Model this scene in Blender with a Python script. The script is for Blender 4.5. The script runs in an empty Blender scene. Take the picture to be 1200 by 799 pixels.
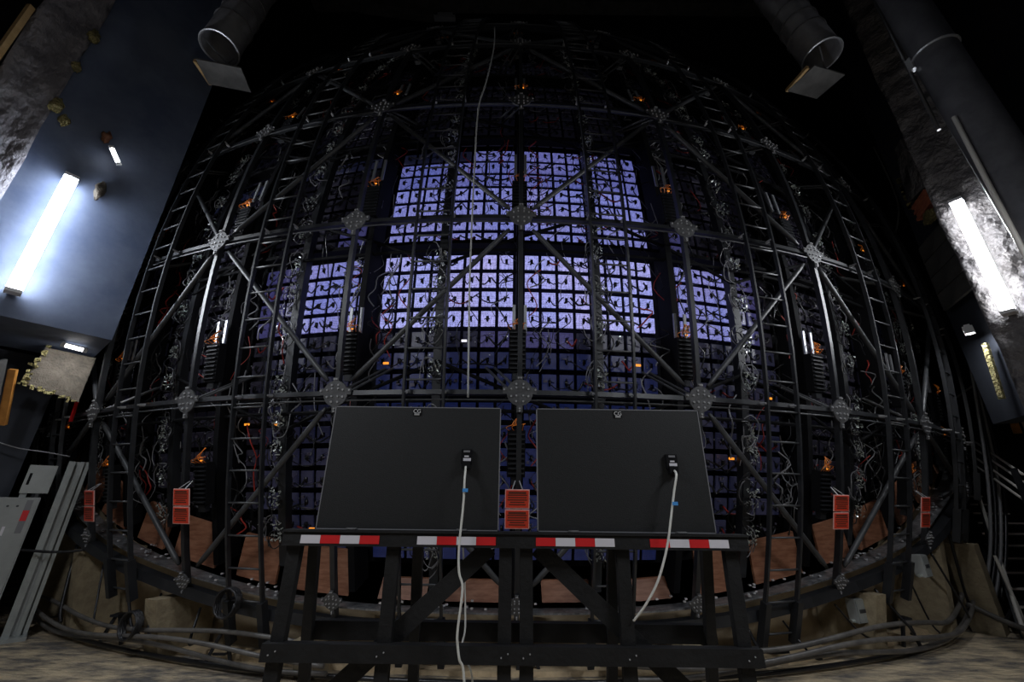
import bpy, math, random
from mathutils import Vector, Matrix
random.seed(7)
D = bpy.data
COL = bpy.context.scene.collection
R_ = math.radians

# ------------------------------------------------------------------ camera, world, exposure
PITCH, ROLL = R_(21.4), R_(0.69)
cam_d = D.cameras.new('camera'); cam = D.objects.new('camera', cam_d); COL.objects.link(cam)
cam_d.sensor_width = 36.0; cam_d.lens = 14.4; cam_d.clip_start = 0.05; cam_d.clip_end = 200
_f = Vector((0, math.cos(PITCH), math.sin(PITCH)))
_u0 = Vector((0, -math.sin(PITCH), math.cos(PITCH))); _x0 = Vector((1, 0, 0))
_r = _x0 * math.cos(ROLL) + _u0 * math.sin(ROLL)
_u = -_x0 * math.sin(ROLL) + _u0 * math.cos(ROLL)
cam.matrix_world = Matrix(((_r.x, _u.x, -_f.x, 0), (_r.y, _u.y, -_f.y, 0), (_r.z, _u.z, -_f.z, 1.6), (0, 0, 0, 1)))
sc = bpy.context.scene; sc.camera = cam
vs = sc.view_settings
vs.view_transform = 'Standard'; vs.look = 'None'; vs.gamma = 1.0; vs.exposure = 0.0; vs.use_curve_mapping = False
w = D.worlds.new('world'); sc.world = w; w.use_nodes = True
w.node_tree.nodes['Background'].inputs[0].default_value = (0.35, 0.45, 0.7, 1)
w.node_tree.nodes['Background'].inputs[1].default_value = 0.004

P_SIDE_L, P_SIDE_R = 75.0, 55.0     # the two long tubes in view (watts)
P_BEHIND = 12.0                       # fill tube added out of view behind the camera
P_SMALL = 14.0
P_FLOOR = 130.0  # pair of fill tubes added out of view to brighten the floor

# ------------------------------------------------------------------ helpers
def srgb(r, g, b):
    f = lambda c: (c/255/12.92) if c/255 <= .04045 else ((c/255+.055)/1.055)**2.4
    return (f(r), f(g), f(b), 1)

def mat(name, col, rough=.5, metal=0., noise=0., nscale=6., col2=None, bump=0., bscale=30., emit=None, estr=0., stretch=None, spec=.5):
    m = D.materials.new(name); m.use_nodes = True
    nt = m.node_tree; b = nt.nodes['Principled BSDF']
    b.inputs['Base Color'].default_value = col
    b.inputs['Roughness'].default_value = rough
    b.inputs['Metallic'].default_value = metal
    b.inputs['Specular IOR Level'].default_value = spec
    tc = nt.nodes.new('ShaderNodeTexCoord'); mp = nt.nodes.new('ShaderNodeMapping')
    nt.links.new(tc.outputs['Object'], mp.inputs[0])
    if stretch: mp.inputs['Scale'].default_value = stretch
    if col2 is not None:
        n = nt.nodes.new('ShaderNodeTexNoise'); n.inputs['Scale'].default_value = nscale; n.inputs['Detail'].default_value = 6
        n.inputs['Roughness'].default_value = .65
        r = nt.nodes.new('ShaderNodeValToRGB'); r.color_ramp.elements[0].position = .38; r.color_ramp.elements[1].position = .62
        r.color_ramp.elements[0].color = col; r.color_ramp.elements[1].color = col2
        nt.links.new(mp.outputs[0], n.inputs['Vector']); nt.links.new(n.outputs['Fac'], r.inputs[0])
        nt.links.new(r.outputs[0], b.inputs['Base Color'])
    if bump > 0:
        n = nt.nodes.new('ShaderNodeTexNoise'); n.inputs['Scale'].default_value = bscale; n.inputs['Detail'].default_value = 5
        bp = nt.nodes.new('ShaderNodeBump'); bp.inputs['Strength'].default_value = bump; bp.inputs['Distance'].default_value = .05 if bump < 1 else .25
        nt.links.new(mp.outputs[0], n.inputs['Vector']); nt.links.new(n.outputs['Fac'], bp.inputs['Height']); nt.links.new(bp.outputs[0], b.inputs['Normal'])
    if emit is not None:
        b.inputs['Emission Color'].default_value = emit; b.inputs['Emission Strength'].default_value = estr
    return m

def ledmat(name, col, strength, dots=.55):
    """back of an LED tile: a lit lattice of dots with darker traces"""
    m = D.materials.new(name); m.use_nodes = True
    nt = m.node_tree; b = nt.nodes['Principled BSDF']; L = nt.links
    b.inputs['Base Color'].default_value = (.05, .045, .065, 1); b.inputs['Roughness'].default_value = .4
    tc = nt.nodes.new('ShaderNodeTexCoord')
    mp = nt.nodes.new('ShaderNodeMapping'); mp.inputs['Scale'].default_value = (11, 11, 11)
    L.new(tc.outputs['UV'], mp.inputs[0])
    vo = nt.nodes.new('ShaderNodeTexVoronoi'); vo.feature = 'F1'; vo.inputs['Scale'].default_value = 1; vo.inputs['Randomness'].default_value = .12
    L.new(mp.outputs[0], vo.inputs['Vector'])
    r1 = nt.nodes.new('ShaderNodeValToRGB'); r1.color_ramp.elements[0].position = .24; r1.color_ramp.elements[1].position = .36
    r1.color_ramp.elements[0].color = (.02, .02, .02, 1)
    L.new(vo.outputs['Distance'], r1.inputs[0])
    gate = nt.nodes.new('ShaderNodeTexNoise'); gate.inputs['Scale'].default_value = 5.0
    oi = nt.nodes.new('ShaderNodeObjectInfo'); add = nt.nodes.new('ShaderNodeVectorMath'); add.operation = 'ADD'
    geo = nt.nodes.new('ShaderNodeNewGeometry')
    L.new(tc.outputs['UV'], add.inputs[0]); L.new(geo.outputs['Position'], add.inputs[1]); L.new(add.outputs[0], gate.inputs['Vector'])
    r2 = nt.nodes.new('ShaderNodeValToRGB'); r2.color_ramp.elements[0].position = .50; r2.color_ramp.elements[1].position = .60
    L.new(gate.outputs['Fac'], r2.inputs[0])
    mx = nt.nodes.new('ShaderNodeMix'); mx.data_type = 'FLOAT'
    L.new(r2.outputs[0], mx.inputs[0]); L.new(r1.outputs[0], mx.inputs[2]); mx.inputs[3].default_value = 1.0
    n2 = nt.nodes.new('ShaderNodeTexNoise'); n2.inputs['Scale'].default_value = 1.3
    L.new(geo.outputs['Position'], n2.inputs['Vector'])
    r3 = nt.nodes.new('ShaderNodeValToRGB'); r3.color_ramp.elements[0].position = .3; r3.color_ramp.elements[1].position = .7
    r3.color_ramp.elements[0].color = (.7, .8, 1, 1); r3.color_ramp.elements[1].color = (1, .95, 1, 1)
    L.new(n2.outputs['Fac'], r3.inputs[0])
    mc = nt.nodes.new('ShaderNodeMix'); mc.data_type = 'RGBA'; mc.blend_type = 'MULTIPLY'; mc.inputs[0].default_value = 1
    L.new(r3.outputs[0], mc.inputs[6]); mc.inputs[7].default_value = col
    L.new(mc.outputs[2], b.inputs['Emission Color'])
    mu = nt.nodes.new('ShaderNodeMath'); mu.operation = 'MULTIPLY'; L.new(mx.outputs[0], mu.inputs[0]); mu.inputs[1].default_value = strength
    L.new(mu.outputs[0], b.inputs['Emission Strength'])
    return m

M = {}
M['black'] = mat('black_painted_steel', (.010, .011, .013, 1), .42, noise=1, col2=(.018, .019, .022, 1), nscale=4)
M['blackrail'] = mat('black_ladder_steel', (.011, .012, .014, 1), .42, col2=(.020, .021, .024, 1), nscale=9)
M['tube'] = mat('dark_tube_steel', (.034, .035, .038, 1), .46, col2=(.056, .058, .062, 1), nscale=3)
M['plate'] = mat('hub_plate_steel', (.05, .05, .052, 1), .5, col2=(.085, .085, .088, 1), nscale=12)
M['zinc'] = mat('zinc_bolt', (.36, .36, .37, 1), .35, metal=.2)
M['matte'] = mat('matte_black', (.004, .004, .005, 1), .8, spec=.15)
M['timber'] = mat('black_stained_timber', (.0045, .0045, .005, 1), .65, spec=.3, col2=(.009, .009, .0095, 1), nscale=3, stretch=(1, 8, 1), bump=.15)
M['panel'] = mat('black_panel_face', (.010, .0104, .011, 1), .6, spec=.3, col2=(.013, .0134, .014, 1), nscale=60, bump=.1, bscale=160)
M['edge'] = mat('panel_edge', (.16, .16, .17, 1), .4)
M['red'] = mat('reflective_red', (.55, .012, .015, 1), .45)
M['white'] = mat('reflective_white', (.6, .58, .62, 1), .45)
M['signred'] = mat('warning_sign_red', (.62, .045, .018, 1), .45)
M['signdark'] = mat('warning_sign_print', (.10, .02, .008, 1), .6)
M['signedge'] = mat('warning_sign_border', (.75, .42, .38, 1), .5)
M['floor'] = mat('stained_concrete', (.66, .53, .35, 1), .65, col2=(.13, .12, .11, 1), nscale=3.2, bump=.8, bscale=14, stretch=(.7, 1.7, 1))
M['kerb'] = mat('pale_kerb', (.62, .48, .30, 1), .75, col2=(.42, .32, .2, 1), nscale=5, bump=.2)
M['skirt'] = mat('plastered_skirt', (.26, .20, .13, 1), .7, col2=(.40, .32, .21, 1), nscale=1.7, bump=.6, bscale=2.5)
M['post'] = mat('concrete_post', (.33, .27, .17, 1), .75, col2=(.24, .19, .12, 1), nscale=9, bump=.2)
M['ply'] = mat('brown_plywood', (.18, .065, .03, 1), .55, col2=(.30, .135, .075, 1), nscale=4, stretch=(1, 1, 6))
M['tray'] = mat('galvanised_tray', (.12, .125, .13, 1), .4, metal=.6, col2=(.3, .3, .31, 1), nscale=14)
M['conduit'] = mat('grey_conduit', (.07, .065, .06, 1), .4, col2=(.13, .12, .11, 1), nscale=5)
M['cable'] = mat('black_cable', (.012, .012, .014, 1), .35)
M['cable_grey'] = mat('grey_cable', (.20, .20, .21, 1), .35)
M['cable_red'] = mat('red_cable', (.35, .03, .02, 1), .4)
M['cable_orange'] = mat('orange_cable', (.75, .22, .03, 1), .4)
M['cable_blue'] = mat('blue_cable', (.03, .06, .25, 1), .4)
M['foil'] = mat('silver_connector', (.62, .66, .62, 1), .28, metal=.7)
M['dim_pcb'] = mat('dark_circuit_board', (.07, .062, .09, 1), .4, col2=(.16, .14, .19, 1), nscale=22)
M['dullcord'] = mat('dull_grey_cord', (.30, .30, .29, 1), .5)
M['whitecord'] = mat('white_cord', (.62, .62, .58, 1), .5)
M['alu'] = mat('aluminium_bar', (.35, .36, .38, 1), .35, metal=.5)
M['amber'] = mat('amber_indicator', (.4, .1, .01, 1), .5, emit=(1, .33, .03, 1), estr=1.1)
M['warmwhite'] = mat('white_indicator', (.4, .4, .4, 1), .5, emit=(.9, .9, 1, 1), estr=1.0)
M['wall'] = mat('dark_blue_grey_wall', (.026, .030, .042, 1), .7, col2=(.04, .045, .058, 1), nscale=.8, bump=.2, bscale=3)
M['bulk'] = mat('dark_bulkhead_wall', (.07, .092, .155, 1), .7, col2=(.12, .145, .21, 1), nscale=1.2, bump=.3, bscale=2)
M['dark'] = mat('near_black_ceiling', (.006, .007, .010, 1), .8)
M['wrap'] = mat('plastic_wrapped_concrete', (.16, .15, .165, 1), .45, col2=(.28, .265, .28, 1), nscale=1.6, bump=1.0, bscale=3.2, stretch=(1, 1, .6))
M['wrapdark'] = mat('wrapped_dark_concrete', (.10, .095, .10, 1), .5, col2=(.17, .16, .16, 1), nscale=1.9, bump=1.0, bscale=3.5)
M['duct'] = mat('galvanised_duct', (.06, .06, .068, 1), .45, col2=(.10, .10, .11, 1), nscale=4)
M['wood'] = mat('raw_timber', (.32, .20, .08, 1), .7, col2=(.45, .3, .14, 1), nscale=6)
M['orangewood'] = mat('orange_timber', (.55, .24, .05, 1), .6, col2=(.4, .16, .03, 1), nscale=6)
M['foam'] = mat('yellow_foam', (.62, .52, .22, 1), .8, col2=(.35, .30, .12, 1), nscale=14, bump=1, bscale=25)
M['brick'] = mat('orange_brick', (.55, .17, .09, 1), .8, col2=(.4, .12, .07, 1), nscale=12)
M['board'] = mat('grey_board', (.05, .049, .048, 1), .7, col2=(.09, .087, .084, 1), nscale=3)
M['tanboard'] = mat('tan_insulation_board', (.08, .066, .05, 1), .8, col2=(.15, .125, .095, 1), nscale=7, bump=.5)
M['cabinet'] = mat('grey_cabinet_steel', (.24, .25, .24, 1), .45, col2=(.30, .31, .30, 1), nscale=2)
M['mast'] = mat('grey_aluminium_channel', (.28, .30, .29, 1), .35, metal=.4, col2=(.36, .38, .37, 1), nscale=5)
M['step'] = mat('dark_stair_tread', (.03, .03, .033, 1), .5)
M['nosing'] = mat('pale_stair_nosing', (.75, .66, .6, 1), .5)
M['railsteel'] = mat('galvanised_handrail', (.62, .59, .54, 1), .4)
M['lamp'] = mat('lit_tube', (.9, .9, .9, 1), .5, emit=(.80, .88, 1, 1), estr=34)
M['lamp_fill'] = mat('lit_fill_tube', (.9, .9, .9, 1), .5, emit=(.92, .95, 1, 1), estr=5)  # glow of the added fill tubes outside the frame
M['lamp_r'] = mat('lit_tube_neutral', (.9, .9, .9, 1), .5, emit=(.95, .97, 1, 1), estr=24)
M['lamp_small'] = mat('lit_small_lamp', (.9, .9, .9, 1), .5, emit=(1, .99, .97, 1), estr=9)
M['fixture'] = mat('lamp_housing', (.7, .7, .72, 1), .5)
M['logo'] = mat('logo_print', (.5, .5, .5, 1), .6)
M['bluetape'] = mat('blue_tape', (.05, .25, .6, 1), .5)
M['screwhead'] = mat('pale_screw_head', (.7, .7, .72, 1), .3, metal=.6)
LED = {
 5: ledmat('led_tile_bright', (.47, .47, .90, 1), .95),
 4: ledmat('led_tile_lit', (.28, .29, .66, 1), .9),
 3: ledmat('led_tile_mid', (.17, .18, .48, 1), .85),
 2: ledmat('led_tile_low', (.045, .042, .12, 1), 1.0),
 6: ledmat('led_tile_blue', (.006, .010, .042, 1), 1.0),
 1: ledmat('led_tile_dim', (.006, .007, .017, 1), 1.0),
 0: ledmat('led_tile_dark', (.0016, .0016, .003, 1), 1.0)}

class MB:
    def __init__(s): s.v = []; s.f = []; s.uv = []
    def tube(s, pts, r, n=6, cap=True, closed=False):
        pts = [Vector(p) for p in pts]; base = len(s.v); k = len(pts); prev = None
        for i, p in enumerate(pts):
            a = pts[i-1] if i else pts[0]; b = pts[i+1] if i < k-1 else pts[-1]
            t = (b-a).normalized()
            if prev is None:
                q = Vector((0, 0, 1)) if abs(t.z) < .9 else Vector((1, 0, 0)); prev = t.cross(q).normalized()
            x = (prev - t*prev.dot(t))
            x = x.normalized() if x.length > 1e-6 else t.orthogonal().normalized()
            prev = x; y = t.cross(x)
            rr = r[i] if isinstance(r, (list, tuple)) else r
            for j in range(n):
                a_ = 2*math.pi*j/n + (math.pi/4 if n == 4 else 0)
                s.v.append(p + x*rr*math.cos(a_) + y*rr*math.sin(a_))
        for i in range(k-1):
            for j in range(n):
                a, b = base+i*n+j, base+i*n+(j+1) % n
                s.f.append((a, b, b+n, a+n))
        if cap:
            s.f.append(tuple(base+j for j in range(n))[::-1]); s.f.append(tuple(base+(k-1)*n+j for j in range(n)))
        return s
    def box(s, c, half, ax=None):
        c = Vector(c); b = len(s.v)
        X, Y, Z = ax if ax else (Vector((1, 0, 0)), Vector((0, 1, 0)), Vector((0, 0, 1)))
        for i in (-1, 1):
            for j in (-1, 1):
                for k in (-1, 1): s.v.append(c + X*half[0]*i + Y*half[1]*j + Z*half[2]*k)
        for q in ((0, 1, 3, 2), (4, 6, 7, 5), (0, 4, 5, 1), (2, 3, 7, 6), (0, 2, 6, 4), (1, 5, 7, 3)): s.f.append(tuple(b+i for i in q))
        return s
    def bar(s, a, b, wx, wy, up=None):
        """rectangular bar from a to b; wy measured along 'up'"""
        a = Vector(a); b = Vector(b); t = (b-a).normalized(); u = Vector(up) if up is not None else Vector((0, 0, 1))
        if abs(t.dot(u)) > .99: u = Vector((0, 1, 0))
        x = t.cross(u).normalized(); y = x.cross(t)
        return s.box((a+b)/2, (wx/2, (b-a).length/2, wy/2), (x, t, y))
    def sweep(s, pts, ups, wx, wy):
        """rectangular section swept along pts; ups = outward vector at each point"""
        b0 = len(s.v); k = len(pts)
        for i, p in enumerate(pts):
            p = Vector(p); a = Vector(pts[max(i-1, 0)]); b = Vector(pts[min(i+1, k-1)]); t = (b-a).normalized()
            u = Vector(ups[i]); x = t.cross(u).normalized(); y = x.cross(t)
            for (i1, j1) in ((-1, -1), (1, -1), (1, 1), (-1, 1)): s.v.append(p + x*wx/2*i1 + y*wy/2*j1)
        for i in range(k-1):
            for j in range(4):
                a, b = b0+i*4+j, b0+i*4+(j+1) % 4; s.f.append((a, b, b+4, a+4))
        s.f.append((b0+3, b0+2, b0+1, b0)); e = b0+(k-1)*4; s.f.append((e, e+1, e+2, e+3))
        return s
    def disc(s, c, nrm, r, h, n=20):
        nrm = Vector(nrm).normalized(); return s.tube([Vector(c)-nrm*h/2, Vector(c)+nrm*h/2], r, n)
    def quad(s, *p):
        b = len(s.v); s.v += [Vector(q) for q in p]; s.f.append(tuple(range(b, b+len(p)))); return s
    def mesh(s, name, m, smooth=False):
        me = D.meshes.new(name); me.from_pydata([tuple(v) for v in s.v], [], s.f)
        if m: me.materials.append(m)
        if smooth: me.polygons.foreach_set('use_smooth', [len(f) == 4 for f in s.f])
        me.update(); return me
    def build(s, name, m, parent=None, smooth=False, origin=None, kind=None):
        if origin is None:
            if parent is not None and s.v:
                origin = sum((Vector(v) for v in s.v), Vector())/len(s.v)
            elif s.v:
                lo = Vector([min(v[i] for v in s.v) for i in range(3)]); hi = Vector([max(v[i] for v in s.v) for i in range(3)])
                origin = Vector(((lo.x+hi.x)/2, (lo.y+hi.y)/2, lo.z))
            else: origin = Vector()
        s.v = [Vector(v)-origin for v in s.v]
        o = D.objects.new(name, s.mesh(name, m, smooth)); COL.objects.link(o)
        if parent is not None:
            o.parent = parent; o.location = origin - worldloc(parent)
        else: o.location = origin
        if kind: o['kind'] = kind
        return o

def worldloc(o):
    l = Vector(o.location)
    while o.parent: o = o.parent; l += Vector(o.location)
    return l
def thing(name, label, cat, loc=(0, 0, 0), group=None):
    o = D.objects.new(name, None); COL.objects.link(o); o.location = loc; o.empty_display_size = .1
    return tag(o, label, cat, group)
def tag(o, label=None, cat=None, group=None):
    if label: o['label'] = label
    if cat: o['category'] = cat
    if group: o['group'] = group
    return o
def struct(o): o['kind'] = 'structure'; return o
def place(mesh, name, parent, loc, rot=None):
    o = D.objects.new(name, mesh); COL.objects.link(o); o.parent = parent
    o.location = Vector(loc) - worldloc(parent)
    if rot is not None: o.rotation_euler = rot.to_euler()
    return o
def smoothpath(pts, n=6):
    """Catmull-Rom through pts"""
    P = [Vector(p) for p in pts]; out = []
    for i in range(len(P)-1):
        p0, p1, p2, p3 = P[max(i-1, 0)], P[i], P[i+1], P[min(i+2, len(P)-1)]
        for k in range(n):
            t = k/n
            out.append(.5*((2*p1)+(p2-p0)*t+(2*p0-5*p1+4*p2-p3)*t*t+(3*p1-p0-3*p2+p3)*t**3))
    out.append(P[-1]); return out

# ------------------------------------------------------------------ dome geometry
CX, CY, CZ, RO = -.10, 15.94, 4.85, 12.0
CEN = Vector((CX, CY, CZ))
def sp(az, el, R=RO):
    a, e = R_(az), R_(el)
    return CEN + R*Vector((math.cos(e)*math.sin(a), -math.cos(e)*math.cos(a), math.sin(e)))
def nrm(az, el): return (sp(az, el, 1)-CEN)
def axes(az, el):
    a, e = R_(az), R_(el)
    E = Vector((math.cos(a), math.sin(a), 0)); N = Vector((-math.sin(e)*math.sin(a), math.sin(e)*math.cos(a), math.cos(e))); O = nrm(az, el)
    return E, N, O
STEP, AZ0, EL1, DEL = 9.42, .90, -10.57, 9.83
def azm(m): return AZ0 + STEP*m
def elr(r): return EL1 + DEL*(r-1)
BEL = [(0, -21.95), (8, -21.9), (12.7, -21.6), (15, -21.3), (18.3, -20.8), (20.8, -20.35), (24.1, -19.75), (26, -19.3), (28.4, -18.7), (31.3, -17.8), (33.6, -16.8), (37, -15.6), (42, -14.2), (48, -13.2), (75, -12.8)]
def bel(az):
    a = abs(az-.2)
    for (x0, y0), (x1, y1) in zip(BEL, BEL[1:]):
        if a <= x1: return y0+(y1-y0)*(a-x0)/(x1-x0)
    return BEL[-1][1]
MER = range(-6, 7)
NR = 9

# ------------------------------------------------------------------ room shell
def wallbox(name, a, b, z0, z1, t, m):
    a = Vector((a[0], a[1], 0)); b = Vector((b[0], b[1], 0)); d = (b-a).normalized(); n = Vector((-d.y, d.x, 0))
    mb = MB(); mb.box((a+b)/2+n*t/2+Vector((0, 0, (z0+z1)/2)), ((b-a).length/2, t/2, (z1-z0)/2), (d, n, Vector((0, 0, 1))))
    return struct(mb.build(name, m))
ZC = 17.8
fl = MB().box((0, 11.5, -.1), (14.5, 18.2, .1)).build('floor', M['floor']); struct(fl)
ce = MB().box((0, 11.5, ZC+.1), (14.5, 18.2, .1)).build('ceiling', M['dark']); struct(ce)
wallbox('wall_left', (-4.0, -6), (-13.1, 14.2), 0, ZC, .3, M['wall'])
wallbox('wall_left_rear', (-13.1, 14.2), (-13.1, 29), 0, ZC, .3, M['wall'])
wallbox('wall_back', (-13.4, 29), (13.4, 29), 0, ZC, .3, M['dark'])
wallbox('wall_right_rear', (13.1, 29), (13.1, 14.2), 0, ZC, .3, M['wall'])
wallbox('wall_right', (13.1, 14.2), (4.0, -6), 0, ZC, .3, M['wall'])
wallbox('wall_front', (4.3, -6), (-4.3, -6), 0, ZC, .3, M['dark'])
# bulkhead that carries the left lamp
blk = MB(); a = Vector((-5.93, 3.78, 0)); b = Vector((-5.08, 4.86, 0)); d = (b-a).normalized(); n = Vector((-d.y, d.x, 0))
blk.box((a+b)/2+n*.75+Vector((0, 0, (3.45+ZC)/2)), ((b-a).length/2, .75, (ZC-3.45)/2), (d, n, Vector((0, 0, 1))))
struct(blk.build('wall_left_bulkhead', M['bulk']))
# kerb round the pit
def arc(R, z, a0, a1, n): return [Vector((CX+R*math.sin(R_(a0+(a1-a0)*i/n)), CY-R*math.cos(R_(a0+(a1-a0)*i/n)), z)) for i in range(n+1)]
mb = MB(); p = arc(10.9, .02, -70, 70, 90); mb.sweep(p, [Vector((0, 0, 1))]*len(p), .22, .05); struct(mb.build('trim_1', M['kerb']))
# skirt wall below the dome ring
mb = MB(); N_ = 120; rows = 6; rnd = random.Random(3)
for i in range(N_+1):
    az = -62+124*i/N_
    top = sp(az, bel(az)-.1, 11.62)
    rt = math.hypot(top.x-CX, top.y-CY)
    for j in range(rows+1):
        t = j/rows; rr = 10.62+(rt-.02-10.62)*t + (0.05*math.sin(az*.9+j*1.3)+.03*math.sin(az*2.3+j*2))*(1 if 0 < j < rows else 0)
        z = top.z*t
        mb.v.append(Vector((CX+rr*math.sin(R_(az)), CY-rr*math.cos(R_(az)), z)))
for i in range(N_):
    for j in range(rows):
        a_ = i*(rows+1)+j; mb.f.append((a_, a_+rows+1, a_+rows+2, a_+1))
struct(mb.build('trim_2', M['skirt'], smooth=True))

# ------------------------------------------------------------------ lamps
def tube_light(a, b, out, width, power, label, group=None, m='lamp_fill', area=True, name='tube_light', house=True):
    a = Vector(a); b = Vector(b); out = Vector(out).normalized(); c = (a+b)/2; L = (b-a).length
    root = thing(name, label, 'lamp', c, group); t = (b-a).normalized(); x = t.cross(out).normalized()
    if house:
        hs = MB(); hs.box(c-out*(width*.6), (width*.3, L/2+.03, width*.12), (x, t, out)); hs.build('lamp_housing', M['fixture'], root)
        for e in (a-t*.02, b+t*.02):
            MB().box(e, (width*.5, .02, width*.5), (x, t, out)).build('end_cap', M['fixture'], root)
    df = MB(); df.tube([a, b], width/2, 12); df.build('diffuser', M[m], root, smooth=True)
    ld = D.lights.new(name+'_lamp', 'AREA'); ld.shape = 'RECTANGLE'; ld.size = width; ld.size_y = L; ld.energy = power; ld.color = (.90, .94, 1)
    lo = D.objects.new('lamp_light', ld); COL.objects.link(lo); lo.parent = root
    z = -out; y = t; xx = y.cross(-z) if False else t.cross(out)
    Z = -out*-1  # area lights shine along local -Z
    Rm = Matrix((xx.normalized(), t, out*-1*-1)).transposed()
    # local +Z must point opposite to 'out'
    X = t.cross(-out).normalized(); Rm = Matrix((X, t, -out)).transposed()
    lo.rotation_euler = Rm.to_euler(); lo.location = out*(width*.6)
    return root
tube_light((-5.55, 4.06, 3.73), (-5.55, 4.06, 5.30), (.79, -.61, 0), .13, P_SIDE_L, 'long glaring white tube lamp fixed upright on the left wall', 'long upright tube lamps', m='lamp')
tube_light((5.63, 4.18, 3.68), (5.63, 4.18, 5.20), (-.86, -.5, 0), .12, P_SIDE_R, 'long glaring white tube lamp fixed upright on the wrapped right column', 'long upright tube lamps', m='lamp_r')
tube_light((-1.0, -3.2, 5.0), (1.0, -3.2, 5.0), (0, .8, -.35), .14, P_BEHIND, 'added fill tube lamp, unseen behind the viewpoint, facing the dome')  # unseen fill, added to lift the panels and dome front
tube_light((-3.9, 1.1, 4.6), (-3.4, -.2, 4.6), (.05, .85, -1), .12, P_FLOOR, 'added fill tube lamp overhead at the left, outside the picture')  # unseen fill, added for more light on the floor, left half
tube_light((3.9, 1.1, 4.6), (3.4, -.2, 4.6), (-.05, .85, -1), .12, P_FLOOR, 'added fill tube lamp overhead at the right, outside the picture')  # its twin on the right, likewise added for the floor
tube_light((-5.32, 4.27, 5.78), (-5.40, 4.20, 5.95), (.72, -.5, -.2), .05, P_SMALL*.5, 'small white twin lamp high on the left wall above the long tube', m='lamp_small', name='small_lamp')
tube_light((-5.72, 4.93, 3.40), (-5.60, 5.05, 3.38), (-.35, .25, -.9), .05, P_SMALL*.35, 'small white lamp at the left dome edge above the tan board', m='lamp_small', name='small_lamp')
tube_light((6.30, 5.18, 3.88), (6.42, 5.28, 3.90), (.05, .0, -1), .10, P_SMALL*.7, 'small square white lamp on the right wall below the long tube', m='lamp_small', name='small_lamp')
tag(MB().box((-1.9, 7.05, 13.6), (.28, .06, .05)).box((-1.9, 7.05, 13.75), (.2, .04, .03)).build('ceiling_bracket', M['alu']), 'small pale metal bracket above the very top of the dome', 'bracket')

# ------------------------------------------------------------------ dome frame
dome = thing('dome_frame', 'huge black spherical steel lattice carrying the screen from outside', 'dome frame', sp(AZ0, -22, 11.4))
def arc_el(az, e0, e1, R, n=5): return [sp(az, e0+(e1-e0)*i/n, R) for i in range(n+1)], [nrm(az, e0+(e1-e0)*i/n) for i in range(n+1)]
def node(m, r):
    az = azm(m)
    return (az, elr(r)) if r >= 1 else (az, min(max(-20.4, bel(az)+.9), -11.5))
for r in range(1, NR+1):
    for m in list(MER)[:-1]:
        (a0, e0), (a1, e1) = node(m, r), node(m+1, r)
        P0, P1 = sp(a0, e0), sp(a1, e1); O = nrm((a0+a1)/2, e0)
        n = 6
        if r > 6 and m % 2: pass
        mb = MB()
        p = [sp(a0+(a1-a0)*i/n, e0, RO) for i in range(n+1)]; u = [Vector((0, 0, 1))]*(n+1)
        mb.sweep(p, u, .055, .05); ring = mb.build('ring_tube', M['black'], dome)
        mb = MB(); p = [sp(a0+(a1-a0)*i/n, e0-.36, RO+.03) for i in range(n+1)]
        mb.tube(p, .009, 5); mb.build('ring_flange', M['tube'], ring)
for m in MER:
    for r in range(0, NR):
        (a0, e0), (a1, e1) = node(m, r), node(m, r+1)
        if r == 0: e0 = bel(a0)+.5
        p, u = arc_el(a0, e0, e1, RO); MB().sweep(p, u, .05, .06).build('rib', M['blackrail'], dome)
for m in MER:
    for r in range(1, NR+1):
        if (r+m) % 2 == 0:
            for s in (-1, 1):
                if m+s < MER[0] or m+s > MER[-1]: continue
                A = sp(*node(m, r)); B = sp(*node(m+s, r-1)); t = (B-A).normalized()
                MB().tube([A+t*.2, A+t*.3, B-t*.3, B-t*.2], [.018, .030, .030, .018], 10).build('diagonal_tube', M['tube'], dome, smooth=True)
# hub plates and their bolts
pm = MB(); pm.disc((0, 0, 0), (0, 0, 1), .135, .016, 24)
for s in (-1, 1): pm.box((s*.14, .02, .0), (.035, .035, .007))
pm.box((0, .14, 0), (.03, .03, .007)); pm.box((0, -.15, 0), (.03, .05, .007))
plate_me = pm.mesh('hub_plate', M['plate'])
bm_ = MB()
for k in range(8):
    a_ = math.pi/8+k*math.pi/4; bm_.disc((.095*math.cos(a_), .095*math.sin(a_), .014), (0, 0, 1), .011, .014, 6)
for (x, y) in ((-.012, .15), (.012, .15), (-.16, .03), (.16, .03), (0, -.16), (0, -.185), (.035, .05), (-.035, .05), (.035, -.03), (-.035, -.03)): bm_.disc((x, y, .014), (0, 0, 1), .010, .014, 6)
bolt_me = bm_.mesh('bolts', M['zinc'])
for m in MER:
    for r in range(0, NR):
        az, el = node(m, r); E, N, O = axes(az, el); rot = Matrix((E, N, O)).transposed()
        pl = place(plate_me, 'hub_plate', dome, sp(az, el, RO+.045), rot); k_ = .62 if r == 0 else 1.0; pl.scale = (k_, k_, 1)
        bo = D.objects.new('bolts', bolt_me); COL.objects.link(bo); bo.parent = pl; bo['kind'] = 'stuff'
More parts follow.
